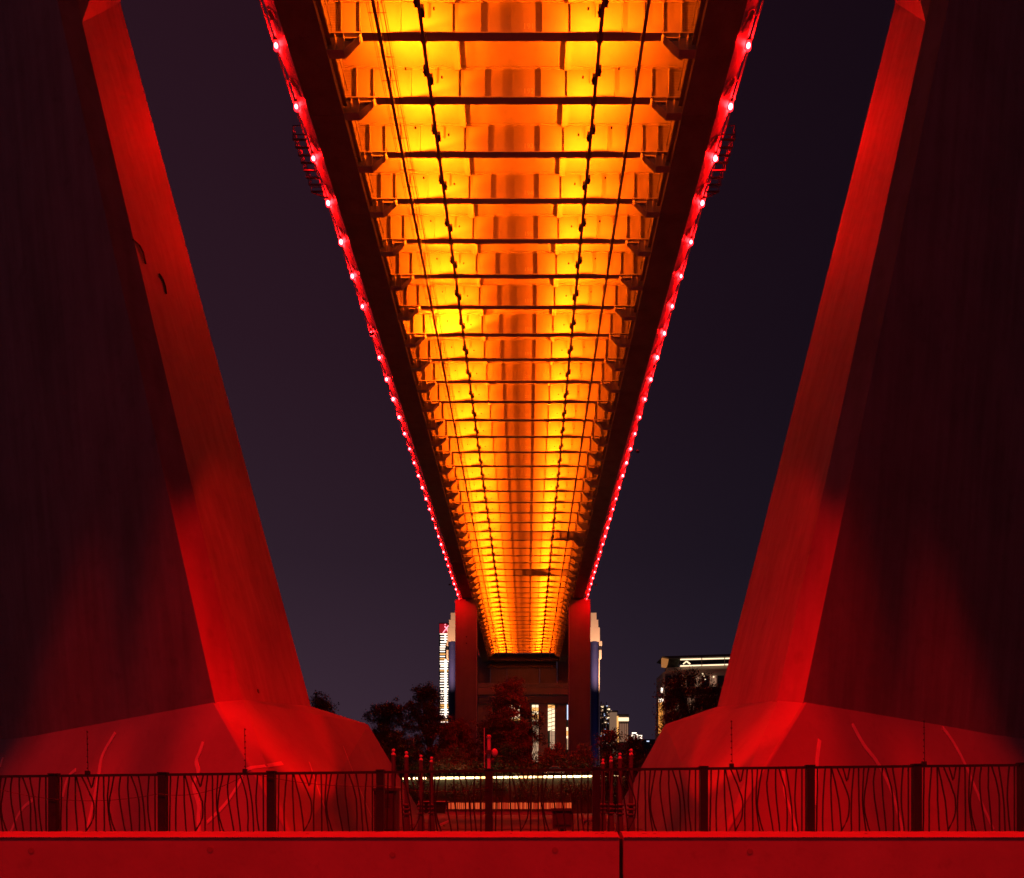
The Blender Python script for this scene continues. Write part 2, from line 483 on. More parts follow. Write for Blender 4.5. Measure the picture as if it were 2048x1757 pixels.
# ================================================================== NEAR PYLON LEGS (mirror plane x = -0.75)
def lerp(a, b, t): return a + (b - a) * t
def solid(name, rings, m, parent=None):
    b = MB(); n = len(rings[0]); vs = [v for r in rings for v in r]
    fs = [tuple(range(n)), tuple(range((len(rings)-1)*n, len(rings)*n))[::-1]]
    for i in range(len(rings)-1):
        for j in range(n):
            j2 = (j+1) % n
            fs.append((i*n+j, (i+1)*n+j, (i+1)*n+j2, i*n+j2))
    b.add(vs, fs); return b.build(name, m, parent)
SOFT = []
def hull(name, pts, m, parent=None):
    bm = bmesh.new()
    for p in pts: bm.verts.new(p)
    r = bmesh.ops.convex_hull(bm, input=bm.verts)
    bmesh.ops.delete(bm, geom=[e for e in r['geom_interior'] if isinstance(e, bmesh.types.BMVert)], context='VERTS')
    bmesh.ops.dissolve_limit(bm, angle_limit=.01, verts=bm.verts, edges=bm.edges)
    for e in list(bm.edges):
        if SOFT and len(e.link_faces) == 2 and min((e.verts[0].co - SOFT[0]).length, (e.verts[1].co - SOFT[0]).length) < .05 and min((e.verts[0].co - SOFT[1]).length, (e.verts[1].co - SOFT[1]).length) < .05:
            r2 = bmesh.ops.bevel(bm, geom=[e], offset=.1, segments=2, profile=.5, affect='EDGES', clamp_overlap=True)
            for fc in r2['faces']: fc.smooth = True
            print('soft edge done'); break
    bmesh.ops.recalc_face_normals(bm, faces=bm.faces)
    me = bpy.data.meshes.new(name); bm.to_mesh(me); bm.free(); me.materials.append(m)
    return link(name, me, parent)
def mir(p, s):
    x, y, z = p
    return Vector((x if s < 0 else -1.5 - x, y, z + EYE))
base = {'A':(-13.55,33,4.41), 'B':(-12.73,34,4.65), 'C':(-13.05,45.9,5.89), 'D':(-30,50,5), 'E':(-30.5,44,3.70)}
topp = {'A':(-21.1,34.5,35.5), 'B':(-20.72,35.4,36.4), 'C':(-22.8,42.6,44.9), 'D':(-38,49,40), 'E':(-38,46,36)}
pylon_parts = {}
for s, nm in ((-1, 'left'), (1, 'right')):
    leg = thing('pylon_leg', f'huge red-lit leaning concrete bridge leg on its footing at the {nm} side', 'bridge pylon',
                (-14 if s < 0 else 12.5, 40, 0), 'near pylon legs either side of the deck')
    leg.location = (0,0,0)
    rings = []
    for zt in (1.0, 16, None, 60):
        ring = []
        for k in 'ABCDE':
            a, c = Vector(base[k]), Vector(topp[k])
            t = 1.0 if zt is None else (zt - a.z) / (c.z - a.z)
            q = a + (c - a) * t
            if s > 0: q.x += .65 * max(0, t)
            if zt == 60 and k == 'C': q = Vector((-22.0, 45.0, 59))
            ring.append(mir(q, s))
        rings.append(ring)
    o = solid('shaft', rings, M['concrete'], leg)
    pts = [base['A'], base['B'], base['C'], base['E'], (-11.5,55,5.75), (-28,62,3.0), (-8.5,28,-1.6), (-8.75,66,-1.6), (-40,48.808,-1.6), (-44,70,-1.6)]
    SOFT[:] = [mir(base['A'], s), mir((-8.5,28,-1.6), s)]
    f = hull('footing', [mir(p, s) for p in pts], M['plinth'], leg)
    pylon_parts[s] = (leg, f)
# pale painted ribbons climbing the front of the footings
def on_plane(px, py, p0, p1, p2, off):
    """where the line of sight through a measured point meets a face of the footing"""
    n = (p1 - p0).cross(p2 - p0).normalized()
    if n.y > 0: n = -n
    d = Vector(((px-1054)/1520, 1, (1608-py)/1520)); e = Vector((0,0,EYE))
    t = (p0 - e).dot(n) / d.dot(n)
    return e + d * t + n * off, n
def ribbon(s, line, w):
    leg, f = pylon_parts[s]
    A, E, F, H = (mir(p, s) for p in (base['A'], base['E'], (-8.5,28,-1.6), (-30,29,-1.6)))
    bvh = BVHTree.FromPolygons([v.co for v in f.data.vertices], [p.vertices[:] for p in f.data.polygons])
    pts = []
    for px, py in smooth_pts(line, 5):
        q, nn, _, _ = bvh.ray_cast(Vector((0,0,EYE)), Vector(((px-1054)/1520, 1, (1608-py)/1520)))
        if q is None: continue
        pts.append((q + nn*.02, nn))
    if len(pts) < 2: return
    n = pts[0][1]
    b = MB(); vs = []
    for i, (p, _) in enumerate(pts):
        d = (pts[min(i+1,len(pts)-1)][0] - pts[max(i-1,0)][0]).normalized()
        r = d.cross(n).normalized() * (w*.72)
        nn = pts[i][1]; r = d.cross(nn).normalized() * (w*.72)
        vs += [p - r, p + r, p + r - nn*.03, p - r - nn*.03]
    fs = [(0,1,2,3)]
    for i in range(len(pts)-1):
        for j in range(4):
            j2 = (j+1) % 4; fs.append((i*4+j, i*4+j2, (i+1)*4+j2, (i+1)*4+j))
    k = (len(pts)-1)*4; fs.append((k+3,k+2,k+1,k))
    b.add(vs, fs); b.build('ribbon', M['ribbon'], leg)
for line, w in (([(231,1466),(205,1512),(197,1555),(188,1600),(178,1645),(172,1690)], .16),
                ([(407,1484),(400,1505),(393,1523),(397,1545),(388,1572),(398,1610),(397,1640),(400,1690)], .15),
                ([(564,1527),(530,1533),(494,1540),(477,1570),(450,1610),(415,1645)], .12),
                ([(152,1540),(136,1556),(125,1595)], .14),
                ([(66,1600),(42,1622),(22,1665),(14,1690)], .15),
                ([(6,1515),(0,1535)], .12), ([(686,1493),(700,1530),(720,1580),(745,1640)], .05),
                ([(618,1525),(640,1590),(664,1660)], .05)):
    ribbon(-1, line, w)
for line, w in (([(1704,1449),(1727,1490),(1757,1530),(1785,1590),(1812,1690)], .17),
                ([(1876,1445),(1903,1480),(1930,1530),(1960,1600),(2000,1690)], .17),
                ([(1639,1480),(1634,1520),(1633,1560),(1629,1610)], .14),
                ([(1566,1543),(1570,1590),(1580,1620),(1595,1670)], .12)):
    ribbon(1, line, w)
# loose cables lying on the left leg
for pts in ([(265,481),(276,490),(285,507),(289,528)], [(317,549),(324,560),(329,575),(331,588)]):
    leg = pylon_parts[-1][0]; sh = [c for c in leg.children if c.name.startswith('shaft')][0]
    bvh = BVHTree.FromPolygons([v.co for v in sh.data.vertices], [p.vertices[:] for p in sh.data.polygons])
    w = []
    for px, py in pts:
        q, nn, _, _ = bvh.ray_cast(Vector((0,0,EYE)), Vector(((px-1054)/1520, 1, (1608-py)/1520)))
        if q is not None: w.append(q + nn*.05)
    if len(w) > 1:
        b = MB(); b.tube(w, .04, 5); b.build('cable', M['iron'], leg)
# form-tie holes in the legs
for s, (px, py) in ((-1, (516,1383)), (1, (1508,1372))):
    leg = pylon_parts[s][0]
    A, B, C = (mir(base[k], s) for k in 'ABC'); B2 = mir(topp['B'], s)
    n = (C - B).cross(B2 - B).normalized(); d = Vector(((px-1054)/1520, 1, (1608-py)/1520)); e = Vector((0,0,EYE))
    if n.x * s > 0: n = -n
    t = (B - e).dot(n) / d.dot(n); p = e + d*t
    b = MB(); b.tube([p + n*.004, p + n*.03], .11, 10); b.build('vent_cap', M['iron'], leg)

# ================================================================== FAR PIER
YP = 40*SP
for s, nm in ((-1, 'left'), (1, 'right')):
    t = thing('far_pier_column', f'tall square concrete column carrying the {nm} side of the far deck', 'bridge pier', (BX + s*13.5, YP, 0),
              'far pier columns under the deck')
    b = MB(); b.extr_y([(-2.5,0),(2.5,0),(2.5,hz(48.45)),(-2.5,hz(48.45))], 0, 5); b.build('shaft', M['pier'], t)
    b = MB(); b.box(-1.6, 1.6, .3, 4.5, hz(48.46), hz(48.6)); b.box(-1.0, 1.0, 1, 3.6, hz(48.61), hz(48.77)); b.build('bearing', M['steel_dark'], t)
    b = MB(); b.tube([(-s*2.56, -.12, 2), (-s*2.56, -.12, hz(47.5))], .09, 6); b.build('drain_pipe', M['beige'], t)
    for px, py in ((933,1274),(933,1287)) if s < 0 else ():
        b = MB(); q = P(px, py, YP - .01); b.tube([(q.x-BX-s*13.5, -.03, q.z), (q.x-BX-s*13.5, -.002, q.z)], .18, 8); b.build('vent_cap', M['iron'], t)
# end pier beyond the deck
YE = yB + 3
t = thing('end_pier', 'dark concrete end pier with panelled wall closing the deck', 'bridge pier', (BX, YE, 0))
def PX(px, Y): return (px - 1054) * Y / 1520 - BX
def PZ(py, Y): return EYE + (1608 - py) * Y / 1520
b = MB(); b.box(PX(981,YE), PX(1113,YE), 0, 1.4, PZ(1336,YE), PZ(1321,YE))
b.add([(PX(981,YE),0,PZ(1326,YE)),(PX(972,YE),0,PZ(1331,YE)),(PX(975,YE),0,PZ(1338,YE)),(PX(981,YE),0,PZ(1338,YE))],[(0,1,2,3)])
b.build('head_beam', M['cabinet'], t)
for xa, xb in ((981,1013),(1014,1079),(1080,1114)):
    b = MB(); b.box(PX(xa,YE), PX(xb,YE), .5, 3, PZ(1366,YE), PZ(1336.3,YE)); b.build('wall_panel', M['pier'], t)
for xa, xb in ((952,979),(1116,1142)):
    b = MB(); b.extr_y([(PX(xa,YE),PZ(1186,YE)),(PX(xb,YE),PZ(1186,YE)),(PX(xb,YE),PZ(1368,YE)),(PX(xa,YE),PZ(1368,YE))], 3.2, 6); b.build('side_wall', M['pier'], t)
b = MB(); b.box(PX(955,YE), PX(1141,YE), -.6, 3, PZ(1371,YE), PZ(1367,YE)); b.build('ledge', M['steel_dark'], t)
b = MB(); b.box(PX(955,YE), PX(1141,YE), -.3, 3, PZ(1390,YE), PZ(1376,YE))
for i in range(46):
    x = PX(956 + i*4.05, YE); b.box(x-.08, x+.08, -.42, -.302, PZ(1389,YE), PZ(1377,YE))
b.build('ribbed_band', M['facade'], t)
b = MB(); b.box(PX(955,YE), PX(1141,YE), -.5, 3, PZ(1375.5,YE), PZ(1371.3,YE)); b.build('cornice', M['steel_dark'], t)
b = MB(); b.box(PX(953,YE), PX(1141,YE), -.4, 3, PZ(1408,YE), PZ(1393,YE)); b.build('blue_beam', M['blue'], t)
for xa, xb, mm in ((955,985,'pier'),(1000,1016,'pier'),(1041,1062,'pier'),(1077,1096,'facade'),(1110,1133,'pier')):
    b = MB(); b.box(PX(xa,YE), PX(xb,YE), .4, 2.6, 0, PZ(1408.3,YE)); b.build('column', M[mm], t)

# ================================================================== FOREGROUND PARAPET AND RAILING
def parapet(label, xa, xb):
    t = thing('parapet_wall', label, 'wall', (xa, 13, 0), 'concrete parapet in the foreground')
    L = xb - xa
    b = MB(); b.add([(0,-.08,0),(L,-.08,0),(L,.5,0),(0,.5,0),(0,-.08,1.03),(L,-.08,1.03),(L,.5,1.03),(0,.5,1.03)],
                    [(0,3,2,1),(4,5,6,7),(0,1,5,4),(1,2,6,5),(2,3,7,6),(3,0,4,7)])
    b.build('wall', M['parapet'], t)
    b = MB(); b.extr_y([(0,0),(1,0)], 0, 1) if False else None
    vs = [(0,-.1,1.031),(0,.22,1.112),(0,.5,1.112),(0,.5,1.031)]
    b.add([v for v in vs] + [(L, y, z) for _, y, z in vs], [(0,1,2,3),(7,6,5,4),(0,4,5,1),(1,5,6,2),(2,6,7,3),(3,7,4,0)])
    b.build('coping', M['coping'], t)
    return t
xj = (1243-1054)*12.9/1520
parapet('long red-lit concrete wall left of the dark vertical joint', -14, xj - .035)
parapet('red-lit concrete wall right of the dark vertical joint', xj + .035, 14)
rng = random.Random(77)
for px0, px1 in ((1190,1196),(1203,1209),(1285,1294),(1306,1312),(1020,1024),(612,617),(1730,1736)):
    Yc = 13.1; b = MB(); b.box((px0-1054)*Yc/1520, (px1-1054)*Yc/1520, Yc, Yc+.03, 1.083, 1.0905)
    w_ = [c for c in bpy.data.objects if c.name.startswith('parapet_wall')][0 if px0 < 1242 else 1]
    o = b.build('chip', M['parapet_dark'], w_, Vector((0,0,0)) - w_.location)
for lab, px, py in (('faint round tie mark low on the wall at far left', 62, 1702), ('faint round tie mark on the wall left of the cabinet', 420, 1700),
                    ('faint round tie mark on the wall below the left ornamental posts', 785, 1710), ('faint round tie mark on the wall left of the joint', 1110, 1701),
                    ('faint round tie mark on the wall right of the joint', 1500, 1704)):
    q = P(px, py, 12.915); b = MB(); b.lathe([(.055,0),(.045,.002),(.03,.003)], 14); me_ = b.mesh('tie_mark', M['parapet_dark'])
    o = link('tie_mark', me_, None, q); o.rotation_euler = (R(90),0,0); tag(o, lab, 'wall mark', 'tie marks on the parapet')
b = MB(); b.box(xj-.034, xj+.034, 13.02, 13.4, 0, 1.0); tag(b.build('joint_filler', M['iron']), 'dark filler strip in the gap between the two parapet walls', 'joint')

YR = 13.45
def rail_z(x): return EYE + (1608 - (1541.5 - (x/YR*1520 + 1054 - 978) * .0112)) * YR / 1520
fence = thing('iron_railing', 'dark wrought iron railing with curved bars standing on the parapet', 'railing', (0, YR, 0))
z0 = 1.08
bars = [[(.02,1),(.015,.5),(.008,0)], [(.10,1),(.075,.5),(.075,0)], [(.16,1),(.163,.5),(.183,0)], [(.168,1),(.24,.5),(.275,0)],
        [(.225,1),(.317,.67),(.35,.5),(.342,.25),(.26,0)], [(.283,1),(.328,.79)], [(.358,1),(.333,.81)], [(.40,1),(.375,.5),(.375,0)],
        [(.45,1),(.455,.5),(.458,0)], [(.508,1),(.492,.5),(.533,0)], [(.558,1),(.508,.52),(.525,.25),(.575,0)],
        [(.625,1),(.608,.67),(.675,0)], [(.70,1),(.70,.67),(.742,0)], [(.733,1),(.808,.58),(.817,0)], [(.808,1),(.858,.5),(.878,0)],
        [(.917,1),(.90,.5),(.933,0)], [(.975,1),(.975,0)]]
posts_px = [-107, 108, 326, 543, 761, 978, 1192, 1407, 1620, 1833, 2045, 2262]
postx = [(p-1054)*YR/1520 for p in posts_px]
rng = random.Random(11)
for i, x in enumerate(postx):
    zt = rail_z(x) + .015
    b = MB(); b.box(x-.066, x+.066, -.06, .06, z0, zt); b.box(x-.075, x+.075, -.07, .07, zt+.001, zt+.02); b.build('post', M['iron'], fence)
    if i == len(postx)-1: break
    x2 = postx[i+1]
    for bi, br in enumerate(bars):
        pts = []
        for (u, v) in smooth_pts(br, 4):
            xx = lerp(x+.1, x2-.1, u + rng.uniform(-.002,.002)); zz = z0 + v*(rail_z(xx) - .02 - z0)
            pts.append((xx, rng.uniform(-.004,.004), zz))
        b = MB(); b.tube(pts, .0135, 5); b.build('bar', M['iron'], fence)
b = MB(); b.bar((postx[0],0,rail_z(postx[0])-.01), (postx[-1],0,rail_z(postx[-1])-.01), .05, .045); b.build('top_rail', M['iron'], fence)
# electric-fence rods
for k, (px, ptop, lab) in enumerate(((175,1462,'thin insulator rod standing on the railing, leftmost of four'),
        (490,1457,'thin insulator rod on the railing beside the forked pale line'),
        (1463,1441,'thin insulator rod on the railing left of the right footing ribbons'),
        (1848,1440,'thin insulator rod standing on the railing, rightmost of four'))):
    x = (px-1054)*YR/1520; zb = rail_z(x)
    t = thing('insulator_rod', lab, 'fence rod', (x, YR, zb), 'electric fence rods on the railing')
    zt = EYE + (1608-ptop)*YR/1520 - zb
    b = MB(); b.tube([(.012,0,.02),(-.01 if k < 2 else 0,0,zt)], .006, 5); b.build('rod', M['iron'], t)
    b = MB(); b.box(-.035,.035,-.03,.03,.013,.075); b.build('clamp', M['iron'], t)
    for j in range(7):
        z = .12 + (zt-.14)*j/6
        b = MB(); b.lathe([(.008,-.014),(.016,-.008),(.016,.008),(.008,.014)], 6, (0,0,z)); b.build('insulator', M['cabinet'], t)
# sagging wires
def sag(label, pxs, dy):
    b = MB(); pts = []
    for i in range(len(pxs)-1):
        (xa, ya), (xb, yb) = pxs[i], pxs[i+1]
        for j in range(10):
            t = j/10; q = P(lerp(xa,xb,t), lerp(ya,yb,t) + dy*4*t*(1-t), YR-.08); pts.append(q)
    pts.append(P(*pxs[-1], YR-.08))
    b.tube(pts, .0045, 4); tag(b.build('cable', M['iron']), label, 'cable')
sag('thin black wire sagging across the left end of the railing', [(0,1580),(318,1588),(497,1546)], 18)
sag('thin black wire sagging from the second rod towards the cabinet', [(497,1546),(770,1572),(978,1576)], 10)

# cabinets behind the railing
def cabinet(name, label, cat, x0, x1, ytop, ybot, Y, m, vents=True):
    a = P(x0, ytop, Y); c = P(x1, ybot, Y); w = c.x - a.x
    t = thing(name, label, cat, ((a.x+c.x)/2, Y, 0))
    b = MB(); b.box(-w/2, w/2, 0, .45, max(c.z,.02) if c.z > .3 else .02, a.z-.05); b.build('housing', m, t)
    b = MB(); b.box(-w/2-.03, w/2+.03, -.03, .48, a.z-.049, a.z); b.build('lid', m, t)
    b = MB(); b.box(-w/2+.04, w/2-.04, -.015, -.001, max(c.z,.1)+.08, a.z-.1); b.build('door', m, t)
    if vents:
        for i in range(4):
            b = MB(); b.box(-w/4, w/4, -.024, -.016, a.z-.2-.05*i, a.z-.18-.05*i); b.build('louvre', m, t)
    return t
cabinet('electrical_cabinet', 'tall dark metal cabinet behind the railing beside the left footing', 'cabinet', 748, 791, 1577, 1668, 14.6, M['cabinet'])
t = cabinet('equipment_box', 'small square dark box behind the railing right of the middle post', 'box', 1106, 1144, 1617, 1658, 15.5, M['cabinet'], False)
b = MB(); b.box(-.04,.04,.1,.2,0,1.3); b.build('stand', M['cabinet'], t)

# ornamental posts
def orn_post():
    t = thing('ornamental_post', '', 'post')
    b = MB(); b.lathe([(.20,0),(.20,.12),(.15,.16),(.15,.34),(.12,.40),(.11,.9),(.085,1.25)], 10); b.build('base', M['post_paint'], t)
    b = MB()
    for z in (1.27, 1.40, 1.52): b.lathe([(.06,z),(.11,z+.02),(.12,z+.045),(.11,z+.07),(.06,z+.09)], 12)
    b.build('collar', M['post_paint'], t)
    b = MB(); b.lathe([(.07,1.25),(.062,1.8),(.055,2.86)], 10); b.build('shaft', M['post_paint'], t)
    b = MB(); b.lathe([(.03,2.86),(.06,2.88),(.05,2.92),(.02,2.95)], 8); b.ball((0,0,2.995), .05); b.build('finial', M['ribbon'], t)
    return t
op = orn_post()
labs = ['nearest', 'second nearest', 'third nearest', 'farthest']
first = True
for nm, lst in (('left', [(787,1498),(813,1503),(842,1510),(863,1514)]), ('right', [(1262,1498),(1240,1506),(1222,1513),(1206,1518)])):
    for i, (px, py) in enumerate(lst):
        Y = 1.44*1520/(1608-py)
        o = op if first else copy_tree(op); first = False
        o.location = ((px-1054)*Y/1520, Y, 0)
        o['label'] = f'slim ornamental post with ringed foot, {labs[i]} of the four in the {nm} row'
        o['group'] = f'{nm} row of ornamental posts'

# camera pole in the middle
q = P(978, 1540, 15.2)
t = thing('camera_pole', 'short capped pole with a round dish behind the middle railing post', 'pole', (q.x, 15.2, 0))
z1 = PZ(1471,15.2)
b = MB(); b.lathe([(.035,0),(.035,z1-.05)], 10); b.build('mast', M['ribbon'], t)
b = MB(); b.lathe([(.045,z1-.049),(.05,z1-.02),(.03,z1),(.005,z1+.01)], 12); b.build('cap', M['ribbon'], t)
b = MB(); zc = PZ(1506,15.2); b.ball((.115,-.04,zc), .085, .75, .4, 1.0, 12, 8); b.build('dish', M['ribbon'], t, smooth=True)
b = MB(); b.box(-.055,.055,-.07,-.036,zc-.02,zc+.05); b.box(-.06,-.03,-.02,.02,zc-.06,zc+.13); b.build('clamp', M['cabinet'], t)
b = MB(); b.ball((.075,-.02,zc-.16), .05, .8, .6, 1.2, 8, 6); b.build('lamp_head', M['cabinet'], t)
b = MB(); b.tube([(-.09,0,PZ(1536,15.2)),(-.095,0,PZ(1456,15.2))], .009, 6); b.bar((-.09,0,PZ(1508,15.2)),(0,0,PZ(1508,15.2)),.02); b.build('antenna', M['ribbon'], t)

# ================================================================== MIDDLE GROUND: bank, light strip, slatted screen
YB = 125
def bx(px, Y): return (px-1054)*Y/1520
b = MB()
b.add([P(640,1559.5,YB), P(1400,1551.5,YB), Vector((bx(1400,YB),YB,0)), Vector((bx(640,YB),YB,0)),
       P(640,1559.5,YB)+Vector((0,4,0)), P(1400,1551.5,YB)+Vector((0,4,0)), Vector((bx(1400,YB),YB+4,0)), Vector((bx(640,YB),YB+4,0))],
      [(0,1,2,3),(4,7,6,5),(0,4,5,1),(1,5,6,2),(2,6,7,3),(3,7,4,0)])
tag(b.build('retaining_wall', M['darkwall']), 'long dark ivy-grown wall beneath the glowing strip of lights', 'wall')
M['led'] = emis('warm_led', (1,.66,.30), 8)
M['led2'] = emis('warm_led_dim', (1,.5,.18), 4)
t = thing('light_strip', 'long row of warm white light tubes along the top of the dark wall', 'light strip', (0, YB, 0))
rng = random.Random(3); x = 806.0
while x < 1259:
    w = rng.uniform(9, 20) if x > 835 else rng.uniform(4, 8)
    y = 1557.5 - (x-806)*.0122
    if x < 1259 - w:
        a, c = P(x, y-1.6, YB-.4), P(x+w, y+1.6, YB-.4)
        b = MB(); h = rng.uniform(.15, .20); zc = (a.z+c.z)/2
        b.tube([(a.x, -.4, zc), ((a.x+c.x)/2, -.4, zc+rng.uniform(-.01,.01)), (c.x, -.4, zc)], h, 6)
        b.build('light_tube', M['led'] if rng.random() < .85 else M['led2'], t)
    x += w + (rng.uniform(.2, 1.3) if x > 850 else rng.uniform(4, 8))
# grass-like hedge in front of the wall
YS = 112
t = thing('slat_screen', 'low slatted screen with its orange uplight put in as glow, below the dark wall', 'screen', (0, YS, 0))
M['screen'] = emis('glow_slats', (1,.12,.03), .62)  # uplight on the slats is put in as their own glow
M['screen2'] = emis('glow_slats_deep', (1,.07,.02), .38)
x = 897.0; rng = random.Random(8); i = 0
while x < 1139:
    w = rng.uniform(2.2, 4.6)
    a, c = P(x, 1605.5, YS), P(x+w, 1618.5, YS)
    b = MB(); b.box(a.x, c.x, 0, .06, c.z, a.z - rng.uniform(0,.06)); b.build('slat', M['screen'] if rng.random() < .6 else M['screen2'], t)
    x += w + rng.uniform(.5, 1.4)
b = MB(); b.box(bx(890,YS), bx(1145,YS), -.1, .25, PZ(1622.5,YS), PZ(1619,YS)); b.build('sill', M['cabinet'], t)
b = MB(); b.box(bx(890,YS), bx(1145,YS), .1, .25, PZ(1604.8,YS), PZ(1603.6,YS)); b.build('head_rail', M['cabinet'], t)
b = MB(); b.box(bx(890,YS), bx(1145,YS), .0, .25, 0, PZ(1622.6,YS)); b.build('kerb', M['plinth'], t)
t = thing('glazed_shelter', 'small dark frame with a pale top edge left of the orange screen', 'shelter', (0, YS+2, 0))
b = MB(); b.box(bx(832,YS), bx(892,YS), 0, 3, PZ(1604,YS), PZ(1602.3,YS)); b.build('roof', M['beige'], t)
for px in (833, 860, 889):
    b = MB(); b.box(bx(px,YS), bx(px+1.6,YS), 0, .15, 0, PZ(1604.2,YS)); b.build('post', M['beige'], t)
b = MB(); b.box(bx(836,YS), bx(888,YS), .3, .36, .3, PZ(1605,YS)); b.build('pane', M['glassdark'], t)

# litter on the paving: short pale barriers
for lab, (xa, ya), (xb, yb), Y in (('short pale barrier plank lying aslant on the paving at left', (877,1652), (897,1643), 52),
                                    ('short pale barrier plank on the paving near the right posts', (1168,1641), (1185,1644), 55)):
    t = thing('barrier_plank', lab, 'barrier', (0,0,0))
    a, c = P(xa, ya, Y), P(xb, yb, Y+1)
    b = MB(); b.bar(a, c, .16, .12); b.build('plank', M['ribbon'], t)
    b = MB(); m_ = (a+c)/2
    b.bar(m_, Vector((m_.x+.05, m_.y, .02)), .08); b.bar(a + (c-a)*.15, Vector((a.x, a.y, .02)), .06); b.build('leg', M['cabinet'], t)

# a parked car on the bank
def car(label, px0, px1, Y, zb):
    xa, xb = bx(px0, Y), bx(px1, Y); L = xb - xa
    t = thing('parked_car', label, 'car', ((xa+xb)/2, Y, zb))
    prof = [(-.5,.28),(-.5,.62),(-.46,.78),(-.28,.84),(-.16,1.28),(.16,1.34),(.30,.90),(.46,.82),(.5,.6),(.5,.28)]
    b = MB(); b.extr_y([(x*L, z) for x, z in prof], 0, 1.7); b.build('body', M['cabinet'], t)
    b = MB(); b.extr_y([(-.26*L,.86),(-.145*L,1.22),(.14*L,1.26),(.26*L,.9)], -.012, -.002); b.build('window', M['glassdark'], t)
    for x in (-.31, .31):
        w = link('wheel', None, t) if False else None
        b = MB(); b.tube([(x*L, -.03, .31), (x*L, .22, .31)], .31, 12); wh = b.build('wheel', M['iron'], t)
        b = MB(); b.tube([(x*L, -.04, .31), (x*L, -.031, .31)], .17, 8); b.build('rim', M['beige'], wh)
    for x in (-.492, .475):
        b = MB(); b.box(x*L, x*L+.07, -.03, -.002, .62, .72); b.build('lamp', M['coolspot'], t)
    b = MB(); b.box(-.12*L, .14*L, .2, .24, 1.345, 1.375); b.build('roof_bar', M['beige'], t)
M['coolspot'] = emis('cool_lamp', (.55,.62,1), 5)
zc = PZ(1549.5, YB+2)
car('small dark parked car above the light strip with pale bluish lamps', 1086, 1132, YB+1.2, zc)

# ================================================================== TREES
def leaf_quads(mb, c, rad, n, size, rng, flat=.75):
    for _ in range(n):
        d = Vector((rng.gauss(0,1), rng.gauss(0,1), rng.gauss(0,1)*flat)) * (rad*.5)
        p = c + d
        a = Vector((rng.uniform(-1,1), rng.uniform(-1,1), rng.uniform(-1,1))).normalized()
        b = a.cross(Vector((rng.uniform(-1,1), rng.uniform(-1,1), rng.uniform(-1,1)))).normalized()
        s = size * rng.uniform(.6, 1.3)
        mb.add([p - a*s*.5, p + b*s*.28, p + a*s*.5, p - b*s*.28], [(0,1,2,3)])
def tree(label, px, ptop, Y, spread_px, seed, clusters=40, per=110, leaf=.34, m='leaf', zb=0, low=.25, name='leafy_tree', group=None, skew=0, crad=1.0, cat='tree', dens=2.0):
    rng = random.Random(seed)
    x = bx(px, Y); H = PZ(ptop, Y) - zb; sp = spread_px*Y/1520
    t = thing(name, label, cat, (x, Y, zb), group)
    tr = MB(); cr = MB(); clusters = int(clusters*dens); per = int(per*1.5)
    hgt = H*.62
    lean = rng.uniform(-.06,.06)
    trunk = [(0,0,-.1),(lean*H*.3,0,hgt*.4),(lean*H*.6+skew*.2,.1,hgt*.75),(lean*H+skew*.4,0,hgt)]
    tr.tube(trunk, max(.12, H*.013), 7, H*.005)
    for i in range(clusters):
        v = rng.random()
        z = low*H + (1-low)*H*v**.85
        w = math.sin(math.pi*min(1, .12+.88*v)**.8)**.7 if v > .02 else .4
        a = rng.uniform(0, 2*math.pi); q = rng.random()**.5
        rr = sp*.88*(.35+.65*w)*q
        c = Vector((math.cos(a)*rr + skew*v, math.sin(a)*rr*.8, min(z, H - .35)))
        k = min(.95, max(.15, (z*.72)/hgt))
        st = Vector(trunk[0]).lerp(Vector(trunk[3]), k*.9)
        mid = st.lerp(c, .5) + Vector((rng.uniform(-.3,.3), rng.uniform(-.3,.3), .25*rr*.3))
        tr.tube([st, mid, c], .012*H*.35, 4, .02)
        for _ in range(3):
            e = c + Vector((rng.gauss(0,1), rng.gauss(0,1), rng.gauss(0,.8)))*crad*.7
            tr.tube([c, e], .022, 3, .01)
            leaf_quads(cr, e, crad*.7, per//4, leaf, rng)
        leaf_quads(cr, c, crad, per//3, leaf, rng)
    tr.build('trunk', M['bark'], t, fix=False)
    cr.build('crown', M[m], t, fix=False)
    return t
tree('dark round-headed tree left of the group, nearest the left footing', 772, 1411, 150, 60, 1, 60, 120)
tree('tallest dark tree of the left group, beside the striped light tower', 848, 1378, 148, 54, 2, 64, 120)
tree('low broad tree with red light put into its leaf colour in front of the left far column', 912, 1442, 140, 46, 3, 46, 120, m='leaf_redlit')
tree('tall middle tree reaching up in front of the end pier', 1018, 1364, 138, 52, 4, 56, 110, m='leaf_redlit', low=.2)
tree('dark tree between the left far column and the tall middle tree', 983, 1438, 136, 34, 17, 40, 110, low=.2)
tree('dark leaning tree right of the middle tree with loose drooping twigs', 1058, 1420, 142, 28, 5, 22, 80, m='leaf', low=.3)
tree('low shrub tree with red light put into its leaf colour in front of the right pier columns', 1112, 1497, 132, 34, 6, 26, 110, m='leaf_redlit', low=.15)
tree('low shrub tree with red light put into its leaf colour at the foot of the right far column', 1165, 1503, 133, 30, 7, 24, 110, m='leaf_redlit', low=.15)
tree('dark bushy tree behind the right row of ornamental posts', 1218, 1466, 120, 24, 8, 26, 110, low=.15, leaf=.3)
tree('dark bushy tree between the right posts and the right footing', 1268, 1478, 118, 24, 9, 24, 110, low=.15, leaf=.3)
tree('wispy tree in front of the building with the lit roof', 1375, 1346, 100, 56, 10, 46, 46, leaf=.28, low=.3, crad=1.0, dens=2.0)
